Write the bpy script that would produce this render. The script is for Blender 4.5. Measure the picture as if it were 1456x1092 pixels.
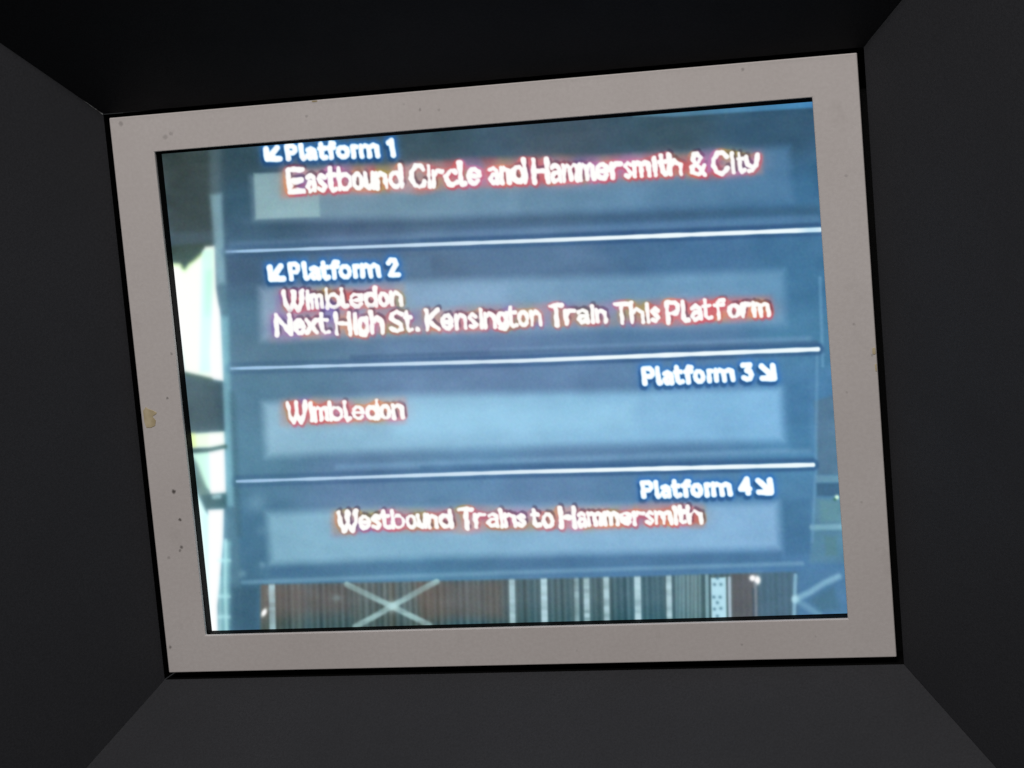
import bpy, bmesh, math
import numpy as np
from mathutils import Matrix, Vector

for o in list(bpy.data.objects):
    bpy.data.objects.remove(o, do_unlink=True)
scene = bpy.context.scene
col = scene.collection

# ------------------------------------------------------------------ camera
F_PX, IW, IH = 3225.0, 1456.0, 1092.0
CAM = np.array([0.35019206, -1.31080691, 0.17387455])
RIGHT = np.array([0.96741005, 0.2382514, -0.08575581])
UP = np.array([0.05155686, 0.14624026, 0.98790469])
BACK = np.array([0.24791063, -0.96013023, 0.1291908])
cd = bpy.data.cameras.new('camera')
cam = bpy.data.objects.new('camera', cd)
col.objects.link(cam)
cd.sensor_width = 36.0
cd.lens = 36.0 * F_PX / IW
cd.clip_start, cd.clip_end = 0.01, 100.0
cam.matrix_world = Matrix((
    (RIGHT[0], UP[0], BACK[0], CAM[0]),
    (RIGHT[1], UP[1], BACK[1], CAM[1]),
    (RIGHT[2], UP[2], BACK[2], CAM[2]),
    (0, 0, 0, 1)))
scene.camera = cam

# ------------------------------------------------------------------ light
world = bpy.data.worlds.new('World')
scene.world = world
world.use_nodes = True
bg = world.node_tree.nodes['Background']
bg.inputs['Color'].default_value = (0.92, 0.96, 1.0, 1)
bg.inputs['Strength'].default_value = 0.025


def area_lamp(name, loc, target, sx, sy, power, colour):
    ld = bpy.data.lights.new(name, 'AREA')
    ld.shape = 'RECTANGLE'
    ld.size, ld.size_y = sx, sy
    ld.energy = power
    ld.color = colour
    lo = bpy.data.objects.new(name, ld)
    col.objects.link(lo)
    lo.location = loc
    d = Vector(target) - Vector(loc)
    lo.rotation_euler = d.to_track_quat('-Z', 'Y').to_euler()
    return lo


area_lamp('ceiling_lamp', (0.15, -1.80, 1.72), (0, 0, 0), 0.8, 0.22, 49, (1.0, 0.965, 0.945))

vs = scene.view_settings
vs.view_transform = 'Standard'
vs.look = 'None'
vs.exposure = 0.0
vs.gamma = 1.0
scene.render.engine = 'CYCLES'


# ------------------------------------------------------------------ helpers
def project(P):
    P = np.asarray(P, float) - CAM
    z = -(P @ BACK)
    return np.stack([IW / 2 + F_PX * (P @ RIGHT) / z, IH / 2 - F_PX * (P @ UP) / z], -1)


def unproject(px, y):
    """photo pixel -> point on the plane Y = y (the plate, hood or screen plane)"""
    d = RIGHT * (px[0] - IW / 2) / F_PX - UP * (px[1] - IH / 2) / F_PX - BACK
    return CAM + d * (y - CAM[1]) / d[1]


def empty(name, label, cat, loc=(0, 0, 0)):
    o = bpy.data.objects.new(name, None)
    col.objects.link(o)
    o.location = loc
    o.empty_display_size = 0.05
    o['label'] = label
    o['category'] = cat
    return o


def link_mesh(name, bm, mat, parent, label=None, bevel=0.0, smooth=False):
    me = bpy.data.meshes.new(name)
    bmesh.ops.recalc_face_normals(bm, faces=bm.faces[:])
    bm.to_mesh(me)
    bm.free()
    o = bpy.data.objects.new(name, me)
    col.objects.link(o)
    me.materials.append(mat)
    o.parent = parent
    if label:
        o['label'] = label
    if bevel:
        b = o.modifiers.new('bevel', 'BEVEL')
        b.width = bevel
        b.segments = 3
        b.limit_method = 'ANGLE'
        b.angle_limit = math.radians(40)
    for p in me.polygons:
        p.use_smooth = smooth
    return o


def ring_prism(bm, outer, inner, y0, y1):
    """rectangular ring (x0,x1,z0,z1) with thickness from y0 (front) to y1"""
    def corners(r):
        return [(r[0], r[3]), (r[1], r[3]), (r[1], r[2]), (r[0], r[2])]
    O, I = corners(outer), corners(inner)
    v = {}
    for k, y in enumerate((y0, y1)):
        for i in range(4):
            v['o', k, i] = bm.verts.new((O[i][0], y, O[i][1]))
            v['i', k, i] = bm.verts.new((I[i][0], y, I[i][1]))
    for i in range(4):
        j = (i + 1) % 4
        for k in (0, 1):
            bm.faces.new((v['o', k, i], v['o', k, j], v['i', k, j], v['i', k, i]))
        bm.faces.new((v['o', 0, i], v['o', 0, j], v['o', 1, j], v['o', 1, i]))
        bm.faces.new((v['i', 0, i], v['i', 0, j], v['i', 1, j], v['i', 1, i]))


def hexa(bm, a, b):
    """closed solid between two quads with matching corners"""
    A = [bm.verts.new(p) for p in a]
    B = [bm.verts.new(p) for p in b]
    bm.faces.new(A)
    bm.faces.new(B)
    for i in range(4):
        j = (i + 1) % 4
        bm.faces.new((A[i], A[j], B[j], B[i]))


def box(bm, x0, x1, y0, y1, z0, z1):
    hexa(bm, [(x0, y0, z0), (x1, y0, z0), (x1, y0, z1), (x0, y0, z1)],
         [(x0, y1, z0), (x1, y1, z0), (x1, y1, z1), (x0, y1, z1)])


# ------------------------------------------------------------------ materials
def new_mat(name):
    m = bpy.data.materials.new(name)
    m.use_nodes = True
    nt = m.node_tree
    return m, nt, nt.nodes['Principled BSDF'], nt.nodes, nt.links


def mix_col(nt, fac, a, b):
    n = nt.nodes.new('ShaderNodeMix')
    n.data_type = 'RGBA'
    for key, val in ((0, fac), (6, a), (7, b)):
        if isinstance(val, (tuple, float, int)):
            n.inputs[key].default_value = val
        else:
            nt.links.new(val, n.inputs[key])
    return n.outputs[2]


def noise(nt, vec, scale, detail=3.0, rough=0.5):
    n = nt.nodes.new('ShaderNodeTexNoise')
    n.inputs['Scale'].default_value = scale
    n.inputs['Detail'].default_value = detail
    n.inputs['Roughness'].default_value = rough
    nt.links.new(vec, n.inputs['Vector'])
    return n.outputs['Fac']


def ramp(nt, fac, lo, hi, a=0.0, b=1.0):
    n = nt.nodes.new('ShaderNodeMapRange')
    n.inputs['From Min'].default_value = lo
    n.inputs['From Max'].default_value = hi
    n.inputs['To Min'].default_value = a
    n.inputs['To Max'].default_value = b
    nt.links.new(fac, n.inputs['Value'])
    return n.outputs['Result']


def bump(nt, bsdf, h, strength, dist):
    b = nt.nodes.new('ShaderNodeBump')
    b.inputs['Strength'].default_value = strength
    b.inputs['Distance'].default_value = dist
    nt.links.new(h, b.inputs['Height'])
    nt.links.new(b.outputs['Normal'], bsdf.inputs['Normal'])


def plate_material(specks):
    m, nt, bs, nodes, links = new_mat('painted_plate')
    tc = nodes.new('ShaderNodeTexCoord').outputs['Object']
    big = noise(nt, tc, 9, 4, 0.6)
    fine = noise(nt, tc, 420, 2, 0.6)
    c = mix_col(nt, ramp(nt, big, 0.3, 0.7), (0.49, 0.452, 0.436, 1), (0.535, 0.50, 0.485, 1))
    c = mix_col(nt, ramp(nt, fine, 0.35, 0.65, 0.0, 0.22), c, (0.40, 0.36, 0.345, 1))
    # faint grime smears
    smear = noise(nt, tc, 38, 5, 0.65)
    c = mix_col(nt, ramp(nt, smear, 0.60, 0.80, 0.0, 0.35), c, (0.33, 0.30, 0.28, 1))
    # dirt specks at their places on the plate
    warp = nodes.new('ShaderNodeTexNoise')
    warp.inputs['Scale'].default_value = 700
    links.new(tc, warp.inputs['Vector'])
    wv = nodes.new('ShaderNodeVectorMath')
    wv.operation = 'MULTIPLY_ADD'
    links.new(warp.outputs['Color'], wv.inputs[0])
    wv.inputs[1].default_value = (0.0014,) * 3
    links.new(tc, wv.inputs[2])
    for (x, z, r, k) in specks:
        d = nodes.new('ShaderNodeVectorMath')
        d.operation = 'DISTANCE'
        links.new(wv.outputs[0], d.inputs[0])
        d.inputs[1].default_value = (x + 0.0007, 0.0007, z + 0.0007)
        c = mix_col(nt, ramp(nt, d.outputs['Value'], r, r * 0.4, 0.0, k), c, (0.06, 0.05, 0.045, 1))
    links.new(c, bs.inputs['Base Color'])
    bs.inputs['Roughness'].default_value = 0.55
    bs.inputs['Specular IOR Level'].default_value = 0.3
    bump(nt, bs, fine, 0.15, 0.0004)
    return m


def black_paint(name, base, rough, spec, grain=0.35):
    m, nt, bs, nodes, links = new_mat(name)
    tc = nodes.new('ShaderNodeTexCoord').outputs['Object']
    fine = noise(nt, tc, 800, 2, 0.7)
    big = noise(nt, tc, 14, 4, 0.6)
    b2 = tuple(v * (1 + grain) for v in base)
    b1 = tuple(v * (1 - grain) for v in base)
    c = mix_col(nt, ramp(nt, fine, 0.3, 0.7), b1 + (1,), b2 + (1,))
    c = mix_col(nt, ramp(nt, big, 0.35, 0.7, 0.0, 0.30), c, tuple(v * 0.7 for v in base) + (1,))
    links.new(c, bs.inputs['Base Color'])
    links.new(ramp(nt, big, 0.3, 0.7, rough - 0.05, rough + 0.05), bs.inputs['Roughness'])
    bs.inputs['Specular IOR Level'].default_value = spec
    bump(nt, bs, fine, 0.25, 0.0005)
    return m


M_HOOD = black_paint('black_powder_coat', (0.0272, 0.0278, 0.0312), 0.62, 0.12, 0.16)
M_LINING_AND_GAP = black_paint('black_gasket_and_gap_shade', (0.0022, 0.0021, 0.002), 0.7, 0.06)
M_BLACK = black_paint('black_plastic', (0.005, 0.005, 0.005), 0.5, 0.2)

# ------------------------------------------------------------------ the monitor
HX, HZ = 0.230, 0.1765                      # half size of the pale plate
OPEN = (-0.2024, 0.2030, -0.1526, 0.1534)   # its opening
SY = 0.011                                  # screen plane, behind the plate front

monitor = empty('display_monitor', 'lit monitor with pale grey metal surround, showing four platform rows of a train sign', 'monitor')

speck_px = [(597, 156, 4, .7), (624, 156, 3.5, .5), (436, 165, 3.5, .6), (574, 148, 3, .3), (1056, 99, 4, .7), (247, 699, 4.5, .9),
            (256, 739, 3.5, .8), (258, 778, 3.5, .7), (256, 783, 3, .5), (1203, 250, 4, .5), (1214, 461, 3.5, .6), (1204, 558, 3, .4),
            (238, 566, 3, .6), (1240, 505, 3, .6), (1225, 714, 3, .4), (1055, 917, 3, .5), (240, 793, 3.5, .3), (242, 920, 3.5, .6), (370, 140, 4, .3),
            (172, 176, 5, .35), (235, 195, 5, .3), (243, 190, 4, .3), (244, 503, 3, .4), (700, 893, 3, .3), (820, 925, 3, .3), (1160, 905, 3, .3)]
specks = []
for (x, y, r, k) in speck_px:
    p = unproject((x, y), 0.0)
    left = x < 300
    specks.append((p[0], p[2], r * (0.00040 if left else 0.00032), k * (1.0 if left else 0.5)))
M_PLATE = plate_material(specks)

bm = bmesh.new()
ring_prism(bm, (-HX, HX, -HZ, HZ), OPEN, 0.0, 0.003)
plate = link_mesh('face_plate', bm, M_PLATE, monitor, 'pale beige grey painted metal surround with specks and chipped paint', bevel=0.0007)

# chipped paint: thin irregular patches where the yellowed undercoat shows
M_CHIP, nt, bs, nodes, links = new_mat('yellowed_undercoat')
tc = nodes.new('ShaderNodeTexCoord').outputs['Object']
links.new(mix_col(nt, ramp(nt, noise(nt, tc, 110, 2), 0.35, 0.65), (0.34, 0.27, 0.15, 1), (0.52, 0.44, 0.29, 1)), bs.inputs['Base Color'])
bs.inputs['Roughness'].default_value = 0.8


def chip(outline, y=-0.00025):
    pts = [unproject(p, 0.0) for p in outline]
    bmc = bmesh.new()
    a = [bmc.verts.new((p[0], 0.0002, p[2])) for p in pts]
    cx = sum(p[0] for p in pts) / len(pts)
    cz = sum(p[2] for p in pts) / len(pts)
    b = [bmc.verts.new((cx + (p[0] - cx) * 0.93, y, cz + (p[2] - cz) * 0.93)) for p in pts]
    bmc.faces.new(b)
    for i in range(len(pts)):
        j = (i + 1) % len(pts)
        bmc.faces.new((a[i], a[j], b[j], b[i]))
    return link_mesh('paint_chip', bmc, M_CHIP, plate)


chip([(203, 584), (207, 578), (211, 581), (217, 583), (223, 586), (223, 588), (217, 592), (222, 598), (221, 606), (215, 609), (208, 609), (205, 601), (204, 592)])
chip([(1240.0, 495), (1244.5, 494), (1245.3, 503), (1243.5, 504.5), (1240.5, 503)])
chip([(1243.5, 518), (1246.3, 517), (1247.0, 528), (1245.0, 528)])
chip([(443, 143.3), (451, 142.6), (451, 144.6), (444, 145.2)])

# black lining of the opening, gasket frame round the picture, closed case behind
bm = bmesh.new()
o = OPEN
ring_prism(bm, (o[0] - 0.012, o[1] + 0.012, o[2] - 0.012, o[3] + 0.012), (o[0] + 0.0002, o[1] - 0.0002, o[2] + 0.0002, o[3] - 0.0002), 0.0034, SY + 0.004)
ring_prism(bm, (o[0] - 0.020, o[1] + 0.020, o[2] - 0.018, o[3] + 0.018), (o[0] - 0.0116, o[1] + 0.0116, o[2] - 0.0116, o[3] + 0.0116), 0.0036, 0.0298)
lin = link_mesh('lining', bm, M_LINING_AND_GAP, monitor)
bm = bmesh.new()
box(bm, -0.2332, 0.2339, 0.030, 0.033, -0.1807, 0.1791)
link_mesh('gap_backing', bm, M_BLACK, monitor)  # board added to close the gap from behind, so it stays dark
bm = bmesh.new()
box(bm, -0.226, 0.226, 0.0335, 0.30, -0.172, 0.172)
link_mesh('casing', bm, M_BLACK, monitor, bevel=0.003)

# ------------------------------------------------------------------ the picture on the screen
# corners of the lit area on the screen plane
SC = [unproject(p, SY) for p in ((230.0, 219.0), (1156.5, 144.5), (1207.0, 872.0), (299.0, 900.0))]
NU, NV = 841, 631
uu, vv = np.meshgrid(np.linspace(0, 1, NU), np.linspace(0, 1, NV))
XYZ = ((1 - uu) * (1 - vv))[..., None] * SC[0] + (uu * (1 - vv))[..., None] * SC[1] + (uu * vv)[..., None] * SC[2] + ((1 - uu) * vv)[..., None] * SC[3]
PP = project(XYZ)
PX, PY = PP[..., 0], PP[..., 1]
rng = np.random.default_rng(7)


def blur1(a, s, axis):
    r = max(1, int(math.ceil(s * 3)))
    k = np.exp(-0.5 * (np.arange(-r, r + 1) / s) ** 2)
    k /= k.sum()
    pad = [(0, 0)] * a.ndim
    pad[axis] = (r, r)
    p = np.pad(a, pad, mode='edge')
    out = np.zeros_like(a)
    n = a.shape[axis]
    for i, w in enumerate(k):
        sl = [slice(None)] * a.ndim
        sl[axis] = slice(i, i + n)
        out += w * p[tuple(sl)]
    return out


def blur(a, sx, sy=None):
    a = blur1(a, sx, 1)
    return blur1(a, sx if sy is None else sy, 0)


def rnoise(sx, sy=None):
    n = blur(rng.standard_normal((NV, NU)), sx, sy)
    return n / n.std()


def sstep(x, a, b):
    t = np.clip((x - a) / (b - a), 0, 1)
    return t * t * (3 - 2 * t)


def C(*c):
    return np.array(c, float) / 255.0


def seg_dist(x, y, a, b):
    dx, dy = b[0] - a[0], b[1] - a[1]
    L = dx * dx + dy * dy + 1e-12
    t = np.clip(((x - a[0]) * dx + (y - a[1]) * dy) / L, 0, 1)
    return np.hypot(x - a[0] - t * dx, y - a[1] - t * dy)


def window(x0, y0, x1, y1):
    m = (PX > x0) & (PX < x1) & (PY > y0) & (PY < y1)
    r = np.where(m.any(1))[0]
    c = np.where(m.any(0))[0]
    if len(r) == 0 or len(c) == 0:
        return None
    return slice(r[0], r[-1] + 1), slice(c[0], c[-1] + 1)


# smooth base tones of the camera picture
base_pts = [(245, 235, 58, 72, 84), (260, 300, 54, 72, 88), (330, 225, 62, 84, 102), (330, 290, 62, 92, 118), (600, 200, 70, 90, 108), (800, 190, 76, 92, 112), (950, 185, 68, 90, 110),
            (1100, 190, 62, 92, 122), (1145, 280, 64, 108, 150), (255, 335, 62, 88, 112), (340, 335, 72, 102, 132), (500, 335, 84, 106, 142), (700, 325, 80, 108, 146),
            (900, 318, 74, 108, 150), (1100, 310, 68, 110, 154), (345, 385, 74, 98, 130), (350, 450, 80, 114, 144), (600, 380, 88, 112, 146),
            (800, 372, 84, 112, 150), (1000, 362, 72, 110, 154), (1145, 410, 66, 112, 154), (700, 490, 98, 122, 164), (1000, 480, 84, 118, 160),
            (1140, 480, 72, 120, 160), (350, 500, 88, 118, 146), (350, 560, 84, 120, 150), (360, 640, 84, 124, 154), (600, 540, 98, 126, 166), (800, 530, 94, 124, 166), (1000, 560, 90, 125, 168),
            (1140, 560, 74, 120, 166), (1140, 640, 80, 130, 174), (700, 650, 92, 132, 172), (360, 750, 74, 114, 148), (500, 700, 94, 124, 164),
            (750, 690, 92, 124, 166), (1130, 740, 74, 118, 160), (600, 812, 82, 126, 162), (900, 803, 78, 118, 162), (1100, 790, 76, 118, 164), (330, 850, 66, 104, 134), (420, 815, 78, 118, 152)]
num = np.zeros((NV, NU, 3))
den = np.zeros((NV, NU, 1))
for (x, y, r, g, b) in base_pts:
    w = 1.0 / (((PX - x) ** 2 + ((PY - y) * 1.3) ** 2 + 700.0) ** 1.6)[..., None]
    num += w * C(r, g, b)
    den += w
IMG = num / den


def over(col3, alpha):
    global IMG
    a = np.clip(alpha, 0, 1)[..., None]
    IMG = IMG * (1 - a) + (np.asarray(col3)) * a


def poly_mask(pts, soft=2.0):
    """soft coverage of a polygon given in photo pixels"""
    x0 = min(p[0] for p in pts) - soft * 2 - 2
    x1 = max(p[0] for p in pts) + soft * 2 + 2
    y0 = min(p[1] for p in pts) - soft * 2 - 2
    y1 = max(p[1] for p in pts) + soft * 2 + 2
    out = np.zeros((NV, NU))
    w = window(x0, y0, x1, y1)
    if w is None:
        return out
    x, y = PX[w], PY[w]
    d = np.full(x.shape, 1e9)
    ins = np.zeros(x.shape, bool)
    n = len(pts)
    for i in range(n):
        a, b = pts[i], pts[(i + 1) % n]
        d = np.minimum(d, seg_dist(x, y, a, b))
        cond = (a[1] > y) != (b[1] > y)
        xi = a[0] + (y - a[1]) * (b[0] - a[0]) / ((b[1] - a[1]) if b[1] != a[1] else 1e-9)
        ins ^= cond & (x < xi)
    sd = np.where(ins, d, -d)
    out[w] = sstep(sd, -soft, soft)
    return out


def line_mask(pts, width, soft=1.5):
    x0 = min(p[0] for p in pts) - 12 - width
    x1 = max(p[0] for p in pts) + 12 + width
    y0 = min(p[1] for p in pts) - 12 - width
    y1 = max(p[1] for p in pts) + 12 + width
    out = np.zeros((NV, NU))
    w = window(x0, y0, x1, y1)
    if w is None:
        return out
    d = np.full(PX[w].shape, 1e9)
    for a, b in zip(pts[:-1], pts[1:]):
        d = np.minimum(d, seg_dist(PX[w], PY[w], a, b))
    out[w] = 1 - sstep(d, width / 2 - soft * 0.5, width / 2 + soft)
    return out


def gradx(c0, x0, c1, x1):
    t = np.clip((PX - x0) / (x1 - x0), 0, 1)[..., None]
    return C(*c0) * (1 - t) + C(*c1) * t


# darker upper bands of the four rows, lighter text boxes
over(C(60, 82, 108), 0.35 * poly_mask([(330, 318), (1165, 292), (1165, 306), (330, 334)], 8))
over(C(108, 140, 182), 0.30 * line_mask([(330, 350), (1160, 312)], 10, 6))
over(C(120, 150, 190), 0.35 * line_mask([(700, 500), (1150, 482)], 6, 5))
over(C(64, 90, 130), 0.40 * line_mask([(500, 508), (1160, 487)], 4, 4))
over(C(60, 96, 140), 0.40 * line_mask([(600, 664), (1155, 652)], 4, 4))
over(C(115, 155, 195), 0.40 * line_mask([(480, 664), (1150, 640)], 5, 5))
over(C(60, 85, 125), 0.40 * line_mask([(600, 342), (1160, 319)], 4, 4))

over(gradx((122, 148, 168), 362, (82, 122, 164), 1124), 0.85 * poly_mask([(358, 252), (600, 238), (860, 226), (1122, 208), (1128, 288), (860, 300), (600, 310), (362, 312)], 10))
over(C(136, 166, 178), 0.75 * poly_mask([(361, 247), (452, 243), (455, 308), (364, 312)], 3))
over(C(110, 140, 170), 0.35 * poly_mask([(720, 262), (738, 262), (740, 300), (722, 300)], 4))
over(gradx((128, 152, 182), 368, (96, 140, 180), 1117), 0.90 * poly_mask([(369, 410), (560, 399), (860, 393), (1115, 384), (1118, 462), (860, 468), (560, 477), (372, 484)], 10))
over(C(140, 172, 212), 0.30 * poly_mask([(570, 408), (720, 402), (722, 436), (572, 440)], 14))
over(gradx((130, 168, 196), 374, (118, 168, 212), 1113), 0.95 * poly_mask([(374, 573), (560, 562), (860, 557), (1111, 551), (1114, 626), (860, 632), (560, 641), (379, 649)], 10))
over(C(146, 196, 228), 0.5 * poly_mask([(560, 580), (900, 570), (900, 615), (560, 622)], 18))
over(gradx((122, 164, 192), 380, (122, 162, 204), 1108), 0.93 * poly_mask([(379, 729), (620, 722), (900, 718), (1106, 714), (1109, 780), (900, 786), (620, 792), (384, 803)], 10))
over(C(70, 106, 146), 0.45 * poly_mask([(384, 806), (620, 797), (900, 790), (1110, 785), (1110, 798), (620, 811), (384, 820)], 5))
# right end of each row, slightly deeper blue
over(C(66, 112, 156), 0.45 * poly_mask([(1122, 540), (1150, 540), (1154, 640), (1124, 640)], 5))
over(C(66, 108, 150), 0.50 * poly_mask([(1114, 712), (1150, 710), (1152, 785), (1118, 790)], 4))
over(C(118, 158, 190), 0.45 * line_mask([(345, 828), (700, 815), (1140, 801)], 4, 4))
over(C(92, 122, 158), 0.5 * poly_mask([(560, 366), (612, 364), (614, 392), (562, 394)], 4))

# light strip along the top right
over(gradx((90, 125, 150), 900, (72, 132, 186), 1155), poly_mask([(900, 165), (960, 157), (1030, 152), (1156, 141), (1156, 153), (1030, 161), (960, 166)], 2.5) * 0.9)

# left post and bright windows
over(C(50, 64, 72), 0.65 * poly_mask([(228, 215), (303, 209), (303, 300), (306, 350), (246, 352)], 10))
over(C(70, 96, 124), 0.5 * poly_mask([(240, 332), (305, 328), (305, 345), (243, 350)], 5))
over(C(84, 112, 132), 0.55 * poly_mask([(297, 210), (313, 209), (315, 282), (299, 282)], 6))
over(C(122, 165, 188), 0.80 * poly_mask([(299, 277), (315, 275), (321, 404), (309, 405)], 4))
over(C(84, 120, 146), 0.75 * poly_mask([(311, 402), (322, 402), (346, 900), (322, 900)], 4))
over(C(112, 162, 184), 0.75 * poly_mask([(314, 450), (325, 450), (333, 720), (322, 720)], 4))
over(C(70, 104, 126), 0.5 * line_mask([(330, 560), (340, 760)], 6, 6))
WHITE = C(255, 255, 255)
over(C(52, 72, 72), 0.8 * poly_mask([(242, 350), (300, 345), (300, 352), (286, 362), (270, 376), (262, 388), (250, 378), (244, 378)], 4))
wm = poly_mask([(236, 374), (256, 375), (259, 382), (263, 384), (268, 376), (276, 371), (285, 363), (292, 351), (305, 350), (307, 410), (313, 450), (317, 541), (300, 538), (262, 529), (250, 440)], 2.2)
over(C(252, 255, 248), wm)
over(C(150, 190, 80), 0.5 * line_mask([(244, 376), (257, 377), (262, 386), (271, 375), (286, 362)], 3, 2.5))
over(C(200, 248, 226), 0.9 * poly_mask([(287, 356), (303, 354), (301, 530), (284, 530)], 4) * wm)
over(C(165, 216, 196), 0.7 * poly_mask([(292, 385), (301, 384), (299, 450), (290, 450)], 5) * wm)
over(WHITE, poly_mask([(304, 420), (312, 440), (317, 541), (300, 538), (298, 500)], 2))
sl = poly_mask([(262, 531), (300, 540), (316, 543), (319, 613), (268, 616)], 1.8)
over(gradx((72, 98, 118), 265, (62, 88, 110), 318), sl)
over(C(60, 80, 70), 0.6 * line_mask([(263, 531), (300, 539)], 4, 3))
over(C(235, 250, 225), poly_mask([(266, 617), (318, 614), (319, 633), (300, 636), (272, 637)], 1.8))
over(C(210, 230, 120), 0.6 * poly_mask([(268, 616), (277, 615), (279, 636), (270, 637)], 3))
over(WHITE, 0.9 * poly_mask([(297, 616), (318, 615), (319, 632), (297, 635)], 3))
over(C(50, 78, 84), 0.85 * line_mask([(272, 641), (298, 640), (320, 635)], 5, 2.5))
over(C(200, 242, 224), poly_mask([(272, 645), (298, 643), (300, 700), (290, 690), (280, 662)], 2.5))
over(WHITE, poly_mask([(297, 643), (319, 638), (321, 702), (299, 703)], 2))
over(C(104, 138, 138), 0.85 * poly_mask([(275, 652), (281, 660), (298, 702), (290, 712), (280, 700)], 4))
over(C(62, 98, 116), 0.95 * poly_mask([(286, 704), (322, 700), (322, 722), (292, 726)], 3))
over(C(150, 190, 205), 0.8 * line_mask([(304, 707), (312, 706)], 4, 3))
over(C(220, 252, 246), poly_mask([(278, 700), (283, 708), (296, 735), (297, 900), (270, 905)], 3))
over(C(150, 205, 205), 0.45 * line_mask([(291, 735), (297, 800)], 4, 4))
over(WHITE, poly_mask([(296, 725), (318, 724), (317, 770), (313, 820), (309, 862), (310, 905), (298, 905), (296, 800)], 2))
over(C(120, 175, 190), 0.7 * poly_mask([(318, 770), (328, 770), (326, 905), (311, 905)], 4))
over(C(178, 226, 232), 0.7 * line_mask([(321, 768), (320, 830), (322, 900)], 2.5, 2.5))
over(C(178, 226, 232), 0.5 * line_mask([(313, 820), (313, 900)], 2, 2))
for yy in (797, 848, 877):
    over(C(170, 220, 228), 0.6 * line_mask([(312, yy), (326, yy)], 3, 3))
# haze spots on the sign face
for (x, y, r, a) in ((366, 715, 14, .25), (373, 803, 5, .35), (345, 816, 6, .3), (1078, 815, 8, .1), (371, 755, 8, .15)):
    over(C(140, 180, 205), a * np.exp(-((PX - x) ** 2 + (PY - y) ** 2) / (r * r)))

# lower strip: panelling with uprights
strip_top = np.interp(PX, [340, 640, 900, 1160], [832, 826, 820, 812])
below = sstep(PY, strip_top - 3, strip_top + 3) * sstep(PX, 366, 374)
xs = np.linspace(200, 1300, 4400)
fs = rng.standard_normal(4400)
k = np.exp(-0.5 * (np.arange(-30, 31) / 7.0) ** 2)
fs = np.convolve(fs, k / k.sum(), 'same')
fs /= fs.std()
fs2 = np.convolve(rng.standard_normal(4400), np.ones(240) / 240, 'same')
fs2 /= fs2.std()
xt = PX - (PY - 850) * 0.03
stripe = 0.55 * np.interp(xt, xs, fs) + 0.9 * np.sin(xt * 2 * math.pi / 8.8 + 0.8 * np.interp(xt, xs, fs2))
warm = np.interp(xt, xs, fs2)
dark = gradx((92, 100, 108), 380, (82, 104, 118), 1000)
tone = dark + stripe[..., None] * C(7, 8, 8) + np.clip(warm, -1.5, 1.5)[..., None] * C(6, 0, -4)
tone -= sstep(PY, 845, 895)[..., None] * C(18, 9, 10)
right = sstep(PX, 1040, 1090)[..., None]
tone = tone * (1 - right) + (C(78, 106, 132) + stripe[..., None] * C(2, 2, 3)) * right
over(tone, below * (1 - sstep(PX, 1125, 1140)))
over(C(112, 94, 96), 0.45 * below * poly_mask([(372, 830), (500, 828), (500, 870), (372, 880)], 15))
over(C(114, 94, 92), 0.50 * below * poly_mask([(590, 826), (718, 824), (718, 880), (600, 880)], 12))
over(C(98, 90, 100), 0.65 * below * poly_mask([(1040, 815), (1076, 815), (1076, 885), (1040, 885)], 4))
over(C(62, 94, 122), 0.8 * poly_mask([(330, 836), (368, 834), (366, 900), (330, 900)], 6))
over(C(56, 84, 100), 0.5 * below * poly_mask([(994, 815), (1008, 815), (1010, 885), (996, 885)], 3))
LB = C(158, 190, 202)


def mottle(seed):
    return 0.80 + 0.16 * np.interp(PY, np.linspace(800, 910, 23), np.random.default_rng(seed).standard_normal(23)).clip(-1.3, 1)


for i, (x0, x1, a) in enumerate([(382, 391, .75), (724, 732, .8), (769, 778, .9), (816, 823, .5), (830, 838, .75), (858, 866, .75), (902, 911, .8), (947, 955, .8)]):
    over(gradx((160, 195, 212), 380, (186, 216, 230), 955), 1.12 * a * mottle(i) * below * poly_mask([(x0 - .5, 810), (x1 - .5, 810), (x1 + 1.5, 910), (x0 + 1.5, 910)], 1.8))
over(C(126, 164, 180), 0.5 * below * (0.7 + 0.3 * np.sin(PX * 1.1)) * poly_mask([(960, 810), (997, 810), (998, 910), (961, 910)], 3))
over(C(150, 190, 208), 0.6 * below * line_mask([(1005, 815), (1006, 885)], 4, 2))
over(C(178, 220, 238), 0.95 * below * poly_mask([(1011, 822), (1032, 821), (1033, 885), (1012, 885)], 2))
for (x, y) in ((1016, 831), (1025, 831), (1015, 849), (1024, 849), (1020, 857), (1016, 866), (1025, 865), (1020, 876), (1020, 822)):
    over(C(74, 112, 140), 0.8 * np.exp(-((PX - x) ** 2 + (PY - y) ** 2) / 7.0))
over(C(168, 186, 208), 0.8 * below * line_mask([(1037, 822), (1038, 885)], 3.5, 2))
for pts in ([(493, 831), (516, 842), (557, 862), (585, 876), (611, 889)], [(621, 827), (600, 838), (557, 862), (530, 878), (505, 891)]):
    over(C(150, 184, 192), 0.85 * mottle(41) * line_mask(pts, 6.5, 3.0))
over(C(176, 210, 216), 0.8 * np.exp(-((PX - 559) ** 2 + (PY - 862) ** 2) / 50.0))
over(C(128, 150, 158), 0.5 * np.exp(-((PX - 479) ** 2 / 40.0 + (PY - 850) ** 2 / 20.0)))
over(C(190, 215, 225), 0.35 * np.exp(-((PX - 385) ** 2 / 20.0 + (PY - 842) ** 2 / 80.0)))
over(WHITE, 1.5 * np.exp(-((PX - 375.5 - (871 - PY) * .35) ** 2 / 9.0 + (PY - 871) ** 2 / 22.0)))
over(WHITE, 1.8 * np.exp(-((PX - 1070) ** 2 + (PY - 822) ** 2) / 12.0))
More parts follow.
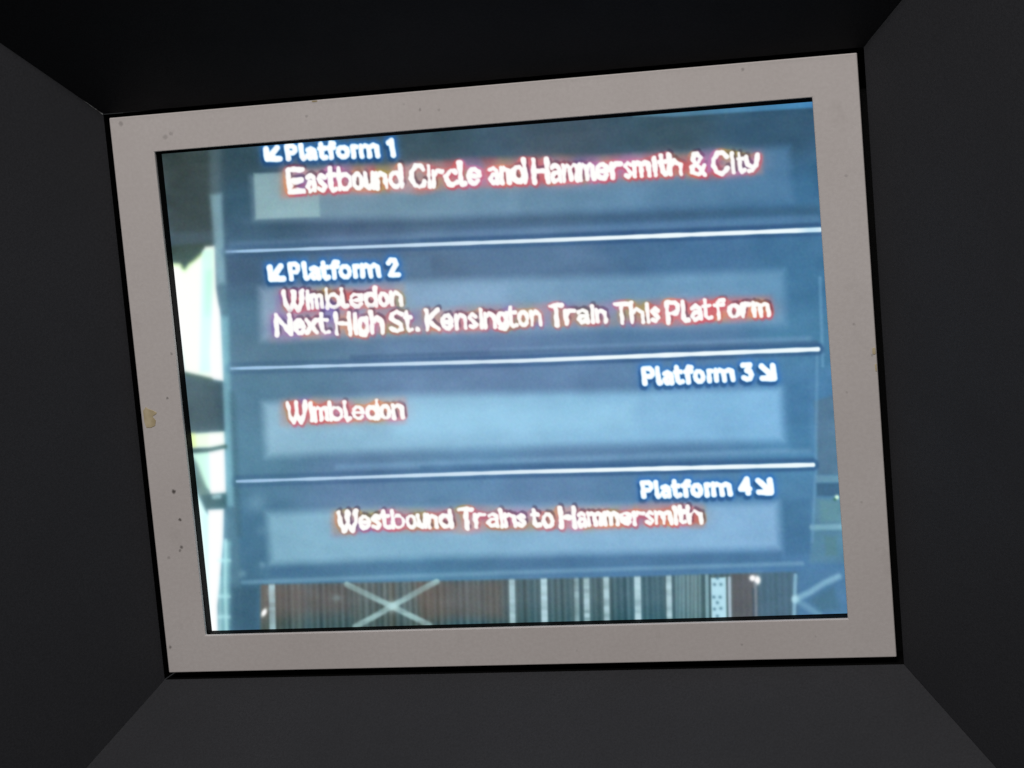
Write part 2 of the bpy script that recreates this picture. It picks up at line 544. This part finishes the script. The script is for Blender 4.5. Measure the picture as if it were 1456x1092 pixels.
over(WHITE, 1.8 * np.exp(-((PX - 1077) ** 2 / 12.0 + (PY - 825) ** 2 / 24.0)))
over(C(130, 140, 158), 0.6 * below * line_mask([(1074, 830), (1075, 885)], 3.5, 2.5))
over(C(60, 84, 110), 0.5 * below * line_mask([(1071, 838), (1072, 885)], 2, 2))
over(C(130, 176, 206), 0.75 * below * line_mask([(1131, 818), (1129, 880)], 4, 2.5))
over(C(205, 240, 252), 1.2 * np.exp(-((PX - 1131) ** 2 + (PY - 852) ** 2) / 18.0))
over(C(140, 186, 212), 0.6 * line_mask([(1131, 852), (1150, 843), (1172, 829), (1192, 820)], 6, 5))
over(C(120, 168, 196), 0.45 * line_mask([(1135, 855), (1165, 874)], 6, 5))
over(C(70, 108, 130), 0.5 * poly_mask([(1150, 852), (1185, 835), (1195, 868), (1165, 868)], 6))

# narrow view past the right end of the sign
over(C(84, 112, 142), 0.75 * poly_mask([(1158, 570), (1190, 560), (1192, 676), (1162, 676)], 4))
over(C(104, 144, 172), 0.8 * poly_mask([(1160, 676), (1195, 676), (1195, 686), (1160, 686)], 3))
over(C(64, 98, 132), 0.8 * poly_mask([(1160, 687), (1196, 687), (1196, 706), (1162, 705)], 3))
over(C(94, 134, 156), 0.5 * poly_mask([(1158, 708), (1198, 708), (1203, 800), (1152, 800)], 5))
over(C(130, 176, 196), 0.6 * line_mask([(1155, 750), (1196, 749)], 6, 4))
over(C(84, 124, 134), 0.5 * poly_mask([(1172, 762), (1190, 762), (1190, 790), (1174, 790)], 4))
over(C(120, 160, 140), 0.22 * poly_mask([(1165, 712), (1195, 712), (1196, 742), (1168, 742)], 6))
over(C(210, 245, 220), 1.2 * np.exp(-((PX - 1190) ** 2 + (PY - 707) ** 2) / 8.0))
over(C(40, 90, 60), 0.5 * np.exp(-((PX - 1187) ** 2 + (PY - 710) ** 2) / 6.0))
over(C(108, 156, 196), 0.45 * line_mask([(1166, 395), (1167, 430), (1170, 520)], 3, 3))
over(C(104, 150, 190), 0.40 * line_mask([(1162, 500), (1160, 660), (1155, 770)], 3, 3))

# dividers between the rows
dividers = [((322, 358), (741, 343), (1166, 326.5)), ((329, 524), (741, 513), (1163, 496.5)), ((337, 684.5), (741, 671), (1156, 661))]
for pts in dividers:
    t = np.clip((PX - 330) / 600, 0, 1)
    d = np.full(PX.shape, 1e9)
    for a, b in zip(pts[:-1], pts[1:]):
        d = np.minimum(d, seg_dist(PX, PY, a, b))
    hw = 1.25 + 1.15 * t + 0.25 * np.interp(PX, np.linspace(200, 1300, 60), np.random.default_rng(5).standard_normal(60))
    over(C(52, 84, 132), (0.25 + 0.4 * t) * np.exp(-((d - 6.0) / 3.2) ** 2))
    over(gradx((138, 172, 212), 330, (240, 251, 255), 850), 1 - sstep(d, hw - 0.6, hw + 1.8))
over(C(150, 200, 232), 0.55 * np.exp(-((PX - 1155) / 16.0) ** 2 - ((PY - np.interp(PX, [1100, 1170], [329, 326.4])) / 3.5) ** 2))

# ------------------------------------------------------------------ lettering on the sign (stroke font)
XH = 0.70
RING = [(math.cos(a) * 0.5 + 0.5, (math.sin(a) * 0.5 + 0.5) * XH) for a in np.linspace(0, 2 * math.pi, 11)]


def ring(x0, x1, v0, v1):
    return [(x0 + (x1 - x0) * (0.5 + 0.5 * math.cos(a)), v0 + (v1 - v0) * (0.5 + 0.5 * math.sin(a))) for a in np.linspace(0, 2 * math.pi, 11)]


FONT = {
    'P': [[(0, 0), (0, 1), (.75, 1), (1, .86), (1, .62), (.75, .47), (0, .47)]],
    'l': [[(.1, 1), (.1, .15), (.45, 0), (.95, .05)]],
    'a': [[(.1, .62), (.5, XH), (.9, .58), (.95, 0)], [(.95, .40), (.35, .40), (.02, .2), (.3, 0), (.9, .1)]],
    't': [[(.25, 1), (.25, .15), (.55, 0), (1, .05)], [(0, XH), (.9, XH)]],
    'f': [[(.35, 0), (.35, .8), (.6, 1), (1, .97)], [(0, XH), (.95, XH)]],
    'o': [RING],
    'r': [[(0, 0), (0, XH)], [(0, .45), (.4, XH), (1, .66)]],
    'm': [[(0, 0), (0, XH)], [(0, .55), (.25, XH), (.47, .6), (.5, 0)], [(.5, .55), (.78, XH), (.98, .6), (1, 0)]],
    'n': [[(0, 0), (0, XH)], [(0, .5), (.45, XH), (.95, .55), (1, 0)]],
    'u': [[(0, XH), (.02, .15), (.5, 0), (1, .2)], [(1, XH), (1, 0)]],
    'E': [[(1, 1), (0, 1), (0, 0), (1, 0)], [(0, .52), (.85, .52)]],
    's': [[(.95, .58), (.5, XH), (.08, .54), (.5, .36), (.95, .17), (.5, 0), (.05, .1)]],
    'b': [[(0, 1), (0, 0)], ring(0, 1, 0, XH)],
    'd': [[(1, 1.06), (1, 0)], ring(0, 1, 0, XH)],
    'h': [[(0, 1.03), (0, 0)], [(0, .45), (.5, XH), (1, .5), (1, 0)]],
    'C': [[(1, .78), (.75, .98), (.4, 1), (.06, .72), (0, .42), (.2, .12), (.55, -.02), (.85, .1), (1, .25)]],
    'i': [[(.5, .93), (.5, 0)]],
    'c': [[(.95, .56), (.5, XH), (0, .4), (.2, .05), (.6, 0), (1, .12)]],
    'e': [ring(0, 1, 0, XH)[:10], [(0, .36), (1, .36), (.9, .5)]],
    'H': [[(0, 1), (0, 0)], [(1, 1), (1, 0)], [(0, .5), (1, .5)]],
    '&': [[(1, 0), (.2, .72), (.3, .95), (.6, 1), (.82, .8), (.6, .6), (.1, .35), (.1, .1), (.5, 0), (.8, .15), (1, .45)]],
    'y': [[(0, .78), (.1, .4), (.5, .2), (.75, .35)], [(1, .88), (.75, .3), (.45, .02), (.2, .0)]],
    'W': [[(0, 1), (.08, .35), (.28, 0), (.5, .42)], [(.5, .98), (.5, .35), (.7, 0), (.92, .4), (1, 1)]],
    'N': [[(0, 0), (0, 1), (1, 0), (1, 1)]],
    'x': [[(0, XH), (1, 0)], [(1, XH), (0, 0)]],
    'g': [ring(0, 1, 0.05, XH), [(1, XH), (1, .05), (.7, -.12), (.2, -.06)]],
    'S': [[(1, .85), (.6, 1), (.15, .9), (.1, .65), (.5, .5), (.9, .35), (.9, .1), (.5, -.02), (0, .15)]],
    '.': [[(.3, .03), (.7, .03)]],
    'K': [[(0, 1), (0, 0)], [(1, 1), (.1, .48), (1, 0)]],
    'T': [[(0, 1), (1, 1)], [(.5, 1), (.5, 0)]],
    '1': [[(.1, .82), (.7, .98), (.75, 0)]],
    '2': [[(.05, .8), (.3, .99), (.75, .97), (.85, .72), (.1, 0), (1, 0)]],
    '3': [[(.05, 1), (.9, 1), (.45, .62), (.8, .55), (1, .3), (.75, .02), (.35, 0), (0, .1)]],
    '4': [[(.85, 0), (.85, 1), (.05, .32), (1, .3)]],
    '<': [[(0, .92), (0, 0), (.95, 0)], [(.02, .02), (.85, 1)], [(.1, .35), (.45, .12)], [(0, .45), (.55, .05)]],
    '>': [[(1, .97), (1, 0), (.05, 0)], [(.98, .02), (.1, .95)], [(.9, .35), (.55, .12)], [(1, .45), (.45, .05)]],
}


def lerp_pts(pts, x):
    return float(np.interp(x, [p[0] for p in pts], [p[1] for p in pts]))


WOB = rnoise(2.2) * 0.55 + rnoise(5) * 0.35


def letter_field(glyphs, basel, capl, stroke, extra=0.0):
    """distance in pixels to the stroke outline (negative inside)"""
    xa = min(g[1] for g in glyphs) - 45
    xb = max(g[2] for g in glyphs) + 45
    ya = min(p[1] for p in capl) - 40
    yb = max(p[1] for p in basel) + 40
    w = window(xa, ya, xb, yb)
    x, y = PX[w], PY[w]
    D = np.full(x.shape, 60.0)
    for g in glyphs:
        ch, x0, x1 = g[0], g[1], g[2]
        hw = ((g[3] if len(g) > 3 else stroke) + extra) / 2
        span = max(x1 - x0 - 2 * hw, 0.5)
        c0, c1 = x0 + hw, x0 + hw + span
        gb, gc = lerp_pts(basel, (x0 + x1) / 2), lerp_pts(capl, (x0 + x1) / 2)
        sb = (lerp_pts(basel, x1 + 20) - lerp_pts(basel, x0 - 20)) / (x1 - x0 + 40)
        xs_ = x[0 if x.shape[0] < 2 else x.shape[0] // 2]
        ci = np.where((xs_ > x0 - 40) & (xs_ < x1 + 40))[0]
        if len(ci) == 0:
            continue
        s = slice(ci[0], ci[-1] + 1)
        sx, sy = x[:, s], y[:, s]
        d = np.full(sx.shape, 60.0)
        for pl in FONT[ch]:
            q = []
            for (u, v) in pl:
                xx = c0 + u * (c1 - c0)
                yy = (gb - hw) + (gc - gb + 2 * hw) * v + sb * (xx - (x0 + x1) / 2)
                xx += (0.5 - v) * 2.4          # uprights lean back with the picture
                q.append((xx, yy))
            for a, b in zip(q[:-1], q[1:]):
                d = np.minimum(d, seg_dist(sx, sy, a, b))
        D[:, s] = np.minimum(D[:, s], d - hw)
    return w, D


lines = []   # (name label, window, coverage)


def heading(text, glyphs, basel, capl, stroke=6.2):
    global IMG
    w, D = letter_field(glyphs, basel, capl, stroke, 0.35)
    full = np.full((NV, NU), 60.0)
    full[w] = D + 0.45 * WOB[w]
    d = np.maximum(full, 0)
    over(C(70, 122, 190), 0.34 * np.exp(-(d / 9.0) ** 2))
    over(C(44, 104, 188), 0.62 * np.exp(-(d / 5.0) ** 2))
    sh = np.roll(np.roll(full, 4, 0), -2, 1)
    over(C(24, 52, 96), 0.36 * np.exp(-(np.maximum(sh, 0) / 2.4) ** 2))
    over(C(168, 222, 255), 1 - sstep(full, 0.0, 1.6))
    cov = 1 - sstep(full, -0.8, 0.7)
    over(C(255, 255, 255), cov)
    lines.append((text, full < 0.6))


PAL = [C(204, 104, 116), C(212, 132, 92), C(158, 138, 84), C(180, 110, 164), C(112, 88, 168), C(196, 84, 92), C(172, 140, 150)]
HN = [rnoise(9, 9) for _ in PAL]
HN2 = rnoise(16, 10)


def message(text, glyphs, basel, capl, stroke=5.2, strength=None, red=None):
    global IMG
    w, D = letter_field(glyphs, basel, capl, stroke, 0.45 if text.startswith('white LED text East') else -0.1)
    full = np.full((NV, NU), 60.0)
    full[w] = D + WOB[w]
    d = np.maximum(full, 0)
    ws = np.stack([np.exp(2.2 * h) for h in HN], -1)
    if red is not None:
        ws[..., 0] *= 1 + 8 * red(PX)
        ws[..., 5] *= 1 + 8 * red(PX)
        ws[..., 4] /= 1 + 4 * red(PX)
        ws[..., 2] /= 1 + 4 * red(PX)
    ws[..., 4] *= 0.35
    ws[..., 3] *= 0.7
    ws /= ws.sum(-1, keepdims=True)
    pal = (ws[..., None] * np.stack(PAL)).sum(-2)
    st = 1.0 if strength is None else strength(PX)
    # soft coloured band that fills the gaps between the letters
    cov = 1 - sstep(full, -0.5, 1.2)
    near = np.clip(blur(cov, 4.5, 3.2) * 4.0, 0, 1)
    wide = np.clip(blur(cov, 11.0, 7.0) * 3.2, 0, 1)
    over(0.55 * pal + 0.45 * C(160, 138, 158), 0.40 * st * wide)
    cy = np.interp(PX, [p[0] for p in capl], [p[1] for p in capl])
    by = np.interp(PX, [p[0] for p in basel], [p[1] for p in basel])
    xa, xb = glyphs[0][1], glyphs[-1][2]
    ragged = HN2 * 2.0
    band = sstep(PY, cy - 7 + ragged, cy + 6 + ragged) * (1 - sstep(PY, by - 1 + ragged, by + 9 + ragged)) * sstep(PX, xa - 15, xa - 1) * (1 - sstep(PX, xb - 2, xb + 9))
    over(0.8 * pal + 0.2 * C(150, 120, 140), np.clip(0.50 + 0.12 * HN[6], 0.25, 0.75) * st * band)
    over(pal, 0.80 * st * sstep(near, 0.30, 1.05))
    sh = np.roll(np.roll(full, -3, 0), 2, 1)
    over(C(64, 52, 84), 0.45 * np.exp(-(np.maximum(sh, 0) / 1.6) ** 2) * sstep(HN2, -0.5, 0.7))
    sh = np.roll(np.roll(full, 3, 0), 1, 1)
    over(C(190, 70, 96), 0.45 * st * np.exp(-(np.maximum(sh, 0) / 1.8) ** 2) * sstep(-HN2, -0.8, 0.6))
    over(pal * 0.35 + 0.65, 0.8 * (1 - sstep(full, 0.3, 1.5)))
    over(C(255, 254, 252), 1 - sstep(full, -0.5, 0.9))
    lines.append((text, full < 0.6))


heading('arrow and white heading Platform 1',
        [('<', 375.5, 401.5, 7.2), ('P', 405.5, 423), ('l', 425, 435.5), ('a', 433.5, 451), ('t', 451.5, 466), ('f', 464, 478.5), ('o', 477, 497.5),
         ('r', 498.5, 511), ('m', 510, 539.3), ('1', 549, 563, 6.6)],
        [(378, 230), (406, 229), (470, 227.3), (530, 224.8), (562, 223.6)], [(378, 207.5), (408, 205.0), (470, 201), (530, 197), (562, 195.5)])
heading('arrow and white heading Platform 2',
        [('<', 380.5, 406.8, 7.4), ('P', 410, 427), ('l', 429.5, 440), ('a', 438.4, 456), ('t', 455, 469.5), ('f', 468, 484), ('o', 480.8, 500.3),
         ('r', 501, 513), ('m', 511.7, 540.8), ('2', 548.8, 568.8, 6.8)],
        [(382, 401), (412, 400), (470, 398), (530, 395.5), (562, 394.3)], [(382, 375.5), (412, 373), (470, 370), (530, 367.5), (562, 366)])
heading('white heading Platform 3 with arrow',
        [('P', 912.7, 931.5), ('l', 932, 942), ('a', 941, 958), ('t', 957.5, 973), ('f', 971, 987), ('o', 985, 1002.7), ('r', 1004.5, 1016), ('m', 1014.5, 1044.2),
         ('3', 1053.4, 1072.2, 6.8), ('>', 1078.3, 1103.8, 7.4)],
        [(912, 548.6), (980, 546.5), (1030, 543.8), (1060, 542.9), (1100, 541.5)], [(912, 521.5), (980, 518.5), (1030, 516.5), (1060, 515.3), (1100, 516)])
heading('white heading Platform 4 with arrow',
        [('P', 911, 929.7), ('l', 930, 940), ('a', 938, 954.5), ('t', 954, 969), ('f', 968, 984), ('o', 981, 999.7), ('r', 1001, 1012), ('m', 1011, 1040.4),
         ('4', 1048.4, 1068.3, 6.8), ('>', 1073.5, 1099.2, 7.4)],
        [(912, 709.4), (980, 708), (1030, 706), (1060, 704.6), (1100, 703.6)], [(912, 683.4), (980, 681), (1030, 679), (1060, 678.2), (1100, 679)])
message('white LED text Eastbound Circle and Hammersmith and City',
        [('E', 407, 434.5, 7.0), ('a', 434, 450), ('s', 449, 465), ('t', 464.5, 480), ('b', 479.5, 500.5), ('o', 500, 517), ('u', 516.5, 533), ('n', 532, 551.5), ('d', 551.5, 573),
         ('C', 582, 606, 5.8), ('i', 606, 614.5), ('r', 613, 632.5), ('c', 631, 652, 5.6), ('l', 651, 663), ('e', 663, 684.6, 6.0), ('a', 692.8, 710.5, 5.8), ('n', 709.5, 726), ('d', 725, 749, 5.8),
         ('H', 756, 781.3, 5.8), ('a', 781, 799.5), ('m', 798.5, 823), ('m', 822, 846), ('e', 845.5, 866, 5.6), ('r', 867, 886), ('s', 885.5, 900), ('m', 898.5, 925), ('i', 927.5, 935), ('t', 935.5, 951), ('h', 949, 970),
         ('&', 979, 1004.3, 5.6), ('C', 1011, 1037.2, 5.6), ('i', 1037.5, 1046), ('t', 1047, 1060), ('y', 1058, 1081)],
        [(407, 277.5), (435, 275), (565, 268.3), (596, 269.5), (640, 265.5), (745, 261.5), (768, 262.5), (850, 256.5), (960, 250), (1000, 251.5), (1024, 250), (1045, 247), (1078, 245.5)],
        [(407, 238.3), (480, 236), (565, 233.5), (596, 231.8), (660, 228.5), (768, 224), (850, 222), (960, 218.5), (990, 216), (1024, 214), (1078, 215)], strength=lambda x: np.clip(1.0 - (x - 1050) / 300, 0.6, 1.0))
message('white LED text Wimbledon above the Next High Street Kensington line',
        [('W', 401.3, 433.7, 5.4), ('i', 434, 442), ('m', 440.5, 459.5), ('b', 462.3, 484.5), ('l', 483, 496), ('e', 496, 517, 5.6), ('d', 516.7, 536.7), ('o', 536.5, 553.3), ('n', 553.8, 572.2)],
        [(415, 444), (450, 440), (472, 439.4), (530, 437), (572, 435.8)], [(415, 411.5), (472, 409), (530, 408), (572, 405.5)], strength=lambda x: np.clip(1.0 - (x - 500) / 120, 0.45, 1.0))
message('white LED text Next High St. Kensington Train This Platform',
        [('N', 390.6, 415.5, 5.4), ('e', 417, 434), ('x', 433, 452), ('t', 452, 469.5), ('H', 475.4, 499.6, 5.4), ('i', 501.5, 508.5), ('g', 507.5, 524.5, 5.6), ('h', 525.8, 545.6), ('S', 553, 574.6, 5.4), ('t', 574.5, 587.5), ('.', 588.5, 597.5, 6.5),
         ('K', 604, 625.6, 5.6), ('e', 626, 644.5, 5.6), ('n', 646, 664.3), ('s', 664, 679.5, 5.4), ('i', 680.5, 688), ('n', 687, 705.5), ('g', 705, 722.3, 5.6), ('t', 721, 736), ('o', 735, 752.6), ('n', 753, 770.7),
         ('T', 780, 802.2, 5.6), ('r', 802, 819), ('a', 819.3, 837.8, 5.6), ('i', 838.3, 846.8), ('n', 846, 863.3), ('T', 872, 896, 5.4), ('h', 895, 916), ('i', 917, 924.5), ('s', 923.5, 939),
         ('P', 946.5, 967, 5.4), ('l', 968.3, 981), ('a', 980.3, 999), ('t', 998, 1013.5), ('f', 1013.6, 1032), ('o', 1033.4, 1053), ('r', 1053, 1068.5), ('m', 1069, 1094.5)],
        [(402, 478.4), (440, 475), (487, 477), (560, 473.7), (615, 471), (700, 467.5), (760, 464.5), (790, 466), (812, 461.5), (855, 460), (885, 462), (930, 459), (956, 461.5), (985, 457), (1020, 454.5), (1085, 451.4)],
        [(402, 445.7), (440, 444.5), (487, 443), (560, 440.5), (615, 438.5), (760, 432.5), (790, 432), (850, 431), (885, 429.7), (956, 427.3), (1020, 424), (1085, 421.5)],
        strength=lambda x: np.clip(0.72 + (x - 900) / 200, 0.62, 1.0), red=lambda x: sstep(x, 935, 975))
message('white LED text Wimbledon under the Platform 3 heading',
        [('W', 407, 437.2, 5.8), ('i', 439, 446.5), ('m', 445, 467), ('b', 467.3, 488.3, 5.4), ('l', 487.5, 500), ('e', 499.6, 518, 5.6), ('d', 519, 539.3, 5.4), ('o', 539, 556, 5.4), ('n', 556.5, 574.8, 5.6)],
        [(422, 604), (445, 599.5), (475, 598.6), (530, 597.6), (572, 596.7)], [(422, 569.3), (475, 569.3), (530, 568.5), (572, 565)], strength=lambda x: np.clip(0.95 - (x - 440) / 600, 0.7, 1.0))
message('white LED text Westbound Trains to Hammersmith',
        [('W', 480, 509.7, 5.6), ('e', 509.5, 527, 5.6), ('s', 526.5, 542.6, 5.4), ('t', 541, 556.5), ('b', 556, 576.3), ('o', 576, 592.3), ('u', 592, 607), ('n', 606.5, 622.5), ('d', 623, 643.3, 5.4),
         ('T', 652, 674.3, 5.8), ('r', 673.5, 692.3), ('a', 691.5, 709.3, 5.6), ('i', 709.5, 716.5), ('n', 715.5, 734), ('s', 733.5, 748, 5.6), ('t', 754.5, 769), ('o', 770, 787.6),
         ('H', 795, 819, 5.6), ('a', 819.3, 834.7), ('m', 834, 857), ('m', 857, 880), ('e', 880, 898.3, 5.6), ('r', 899, 917.8), ('s', 917, 931), ('m', 930, 956), ('i', 956.5, 964.5), ('t', 963, 976), ('h', 976.5, 998.7)],
        [(490, 758), (518, 753.5), (570, 752.3), (632, 751), (663, 753.6), (700, 750), (760, 750), (805, 751.8), (850, 748), (990, 746)],
        [(490, 725), (570, 723.5), (632, 724), (663, 721.3), (720, 722), (770, 722.5), (805, 719.5), (850, 721), (990, 717.2)], strength=lambda x: np.where(x < 900, 0.82, 0.98))

CLOUD = np.clip(rnoise(45, 22) + 0.6 * rnoise(18, 9), -1.2, 1.2)
CLOUD = CLOUD * sstep(uu, 0.0, 0.12) * sstep(1 - uu, 0.0, 0.12) * sstep(vv, 0.0, 0.12) * sstep(1 - vv, 0.0, 0.15)
# lift and grey the darker tones a little, add contrast and mottling
lum = IMG.mean(-1, keepdims=True)
IMG = IMG + (1 - sstep(lum, 0.6, 0.95)) * (C(5, 7, 0) + 0.22 * (lum - IMG) + (0.28 * (IMG - 0.46) + 0.013 * CLOUD[..., None]) * sstep(PX, 300, 330)[..., None] * (1 - 0.1 * below)[..., None] - 0.025 * (1 - sstep(PY, 190, 330))[..., None])
# bloom of the over-exposed windows and letters
hot = np.clip((IMG.mean(-1) - 0.80) / 0.2, 0, 1)
IMG = IMG + (1 - hot)[..., None] * (blur(hot * (0.06 + 0.16 * (PX < 330)), 6.0)[..., None] * C(190, 240, 245) + 0.16 * blur(hot * (PX < 330), 18.0)[..., None] * C(150, 230, 240))
# camera softness and sensor grain of the relayed picture
soft = (1 - sstep(PX, 322, 345))[..., None]
IMG = IMG * (1 - 0.8 * soft) + blur(IMG, 2.0) * 0.8 * soft
soft = 0.4 * below[..., None]
IMG = IMG * (1 - soft) + blur(IMG, 1.2) * soft
IMG = blur(IMG, 0.55)
gr = rnoise(0.9)[..., None] * 0.55 + np.stack([rnoise(1.3) for _ in range(3)], -1) * 0.45
lum = IMG.mean(-1, keepdims=True)
IMG = IMG + gr * 0.007 * (1 - 0.85 * sstep(lum, 0.7, 0.95))
IMG = IMG + (rnoise(9, 5) * 0.007)[..., None] * C(200, 230, 255) * (1 - sstep(lum, 0.7, 0.95))
IMG = np.clip(IMG, 0, 1)
LIN = np.where(IMG <= 0.04045, IMG / 12.92, ((IMG + 0.055) / 1.055) ** 2.4)

# screen surface material: the picture glows, thin dark glass on top
M_SCREEN, nt, bs, nodes, links = new_mat('lit_screen')
at = nodes.new('ShaderNodeAttribute')
at.attribute_name = 'picture'
bs.inputs['Base Color'].default_value = (0.004, 0.004, 0.005, 1)
bs.inputs['Roughness'].default_value = 0.35
bs.inputs['Specular IOR Level'].default_value = 0.15
links.new(at.outputs['Color'], bs.inputs['Emission Color'])
bs.inputs['Emission Strength'].default_value = 1.0

idx = np.arange(NU * NV).reshape(NV, NU)
quads = np.stack([idx[:-1, :-1], idx[1:, :-1], idx[1:, 1:], idx[:-1, 1:]], -1).reshape(-1, 4)
owner = np.zeros((NV - 1) * (NU - 1), int)
for k, (text, m) in enumerate(lines):
    mq = (m[:-1, :-1] & m[1:, :-1] & m[1:, 1:] & m[:-1, 1:]).ravel()
    owner[mq] = k + 1
co_all = XYZ.reshape(-1, 3)
rgba_all = np.concatenate([LIN.reshape(-1, 3), np.ones((NU * NV, 1))], 1)


def grid_part(name, faces, parent, label=None):
    used, inv = np.unique(faces.ravel(), return_inverse=True)
    me = bpy.data.meshes.new(name)
    me.vertices.add(len(used))
    me.vertices.foreach_set('co', co_all[used].astype(np.float32).ravel())
    nf = len(faces)
    me.loops.add(nf * 4)
    me.loops.foreach_set('vertex_index', inv.astype(np.int32).ravel())
    me.polygons.add(nf)
    me.polygons.foreach_set('loop_start', np.arange(0, nf * 4, 4, dtype=np.int32))
    me.update(calc_edges=True)
    ca = me.color_attributes.new('picture', 'FLOAT_COLOR', 'POINT')
    ca.data.foreach_set('color', rgba_all[used].astype(np.float32).ravel())
    me.materials.append(M_SCREEN)
    ob = bpy.data.objects.new(name, me)
    col.objects.link(ob)
    ob.parent = parent
    if label:
        ob['label'] = label
    return ob


screen = grid_part('screen', quads[owner == 0], monitor, 'glowing blue screen relaying a platform sign')
for k, (text, m) in enumerate(lines):
    grid_part('lettering', quads[owner == k + 1], screen, text)

# ------------------------------------------------------------------ the flared hood round the monitor
hood = empty('monitor_hood', 'matt black flared hood of four mitred panels enclosing the monitor', 'hood')
IN = (-0.2334, 0.2341, -0.1809, 0.1793)          # inner edge beside the plate
D_H = 0.12
OUT = (-0.320, 0.3478, -0.2803, 0.2872)          # front edge, out of view
TH = 0.003


def corner(r, i):
    return ((r[0], r[3]), (r[1], r[3]), (r[1], r[2]), (r[0], r[2]))[i]


for i in range(4):
    j = (i + 1) % 4
    G = 0.00012   # hairline mitre joint

    def pts(grow):
        a, b = np.array(corner(IN, i)), np.array(corner(IN, j))
        c, d = np.array(corner(OUT, j)), np.array(corner(OUT, i))
        e = (b - a) / np.linalg.norm(b - a)
        n = np.array([-e[1], e[0]])
        res = []
        for p, s, y in ((a, 1, 0.0), (b, -1, 0.0), (c, -1, -D_H), (d, 1, -D_H)):
            q = p + n * grow + e * s * (G - grow * 0.98)
            res.append((q[0], y, q[1]))
        return res
    bm = bmesh.new()
    hexa(bm, pts(0.0), pts(TH))
    # flange turned back beside the plate
    a, b = np.array(corner(IN, i)), np.array(corner(IN, j))
    e = (b - a) / np.linalg.norm(b - a)
    n = np.array([-e[1], e[0]])
    quad0 = [(p[0], y, p[1]) for p, y in ((a + e * .0004, 0.0005), (b - e * .0004, 0.0005), (b - e * .0004, 0.10), (a + e * .0004, 0.10))]
    quad1 = [(q[0] + n[0] * TH, q[1], q[2] + n[1] * TH) for q in quad0]
    link_mesh('hood_panel', bm, M_HOOD, hood)
    bm = bmesh.new()
    hexa(bm, quad0, quad1)
    link_mesh('flange', bm, M_LINING_AND_GAP, hood)  # near-black here puts the shade of the gap into the flange colour


# worn paint on the corner where two hood panels meet
M_WORN, nt, bs, nodes, links = new_mat('worn_metal_edge')
tc = nodes.new('ShaderNodeTexCoord').outputs['Object']
links.new(mix_col(nt, ramp(nt, noise(nt, tc, 400, 3), 0.4, 0.6), (0.05, 0.05, 0.05, 1), (0.22, 0.23, 0.23, 1)), bs.inputs['Base Color'])
bs.inputs['Roughness'].default_value = 0.5
c_in, c_out = np.array([IN[0], 0.0, IN[3]]), np.array([OUT[0], -D_H, OUT[3]])
bm = bmesh.new()
A_, B_ = c_in + (c_out - c_in) * 0.003, c_in + (c_out - c_in) * 0.085
w0, w1 = 0.0009, 0.0002
hexa(bm, [tuple(A_ + [0.0001, 0, -0.0001]), tuple(A_ + [0.0002, -0.0002, -w0]), tuple(B_ + [0.0002, -0.0002, -w1]), tuple(B_ + [0.0001, 0, -0.0001])],
     [tuple(A_ + [-0.0005, 0, 0.0001]), tuple(A_ + [-0.0005, 0, -w0]), tuple(B_ + [-0.0005, 0, -w1]), tuple(B_ + [-0.0005, 0, 0.0001])])
link_mesh('worn_edge', bm, M_WORN, hood, 'bare pale edge at the corner of the hood')
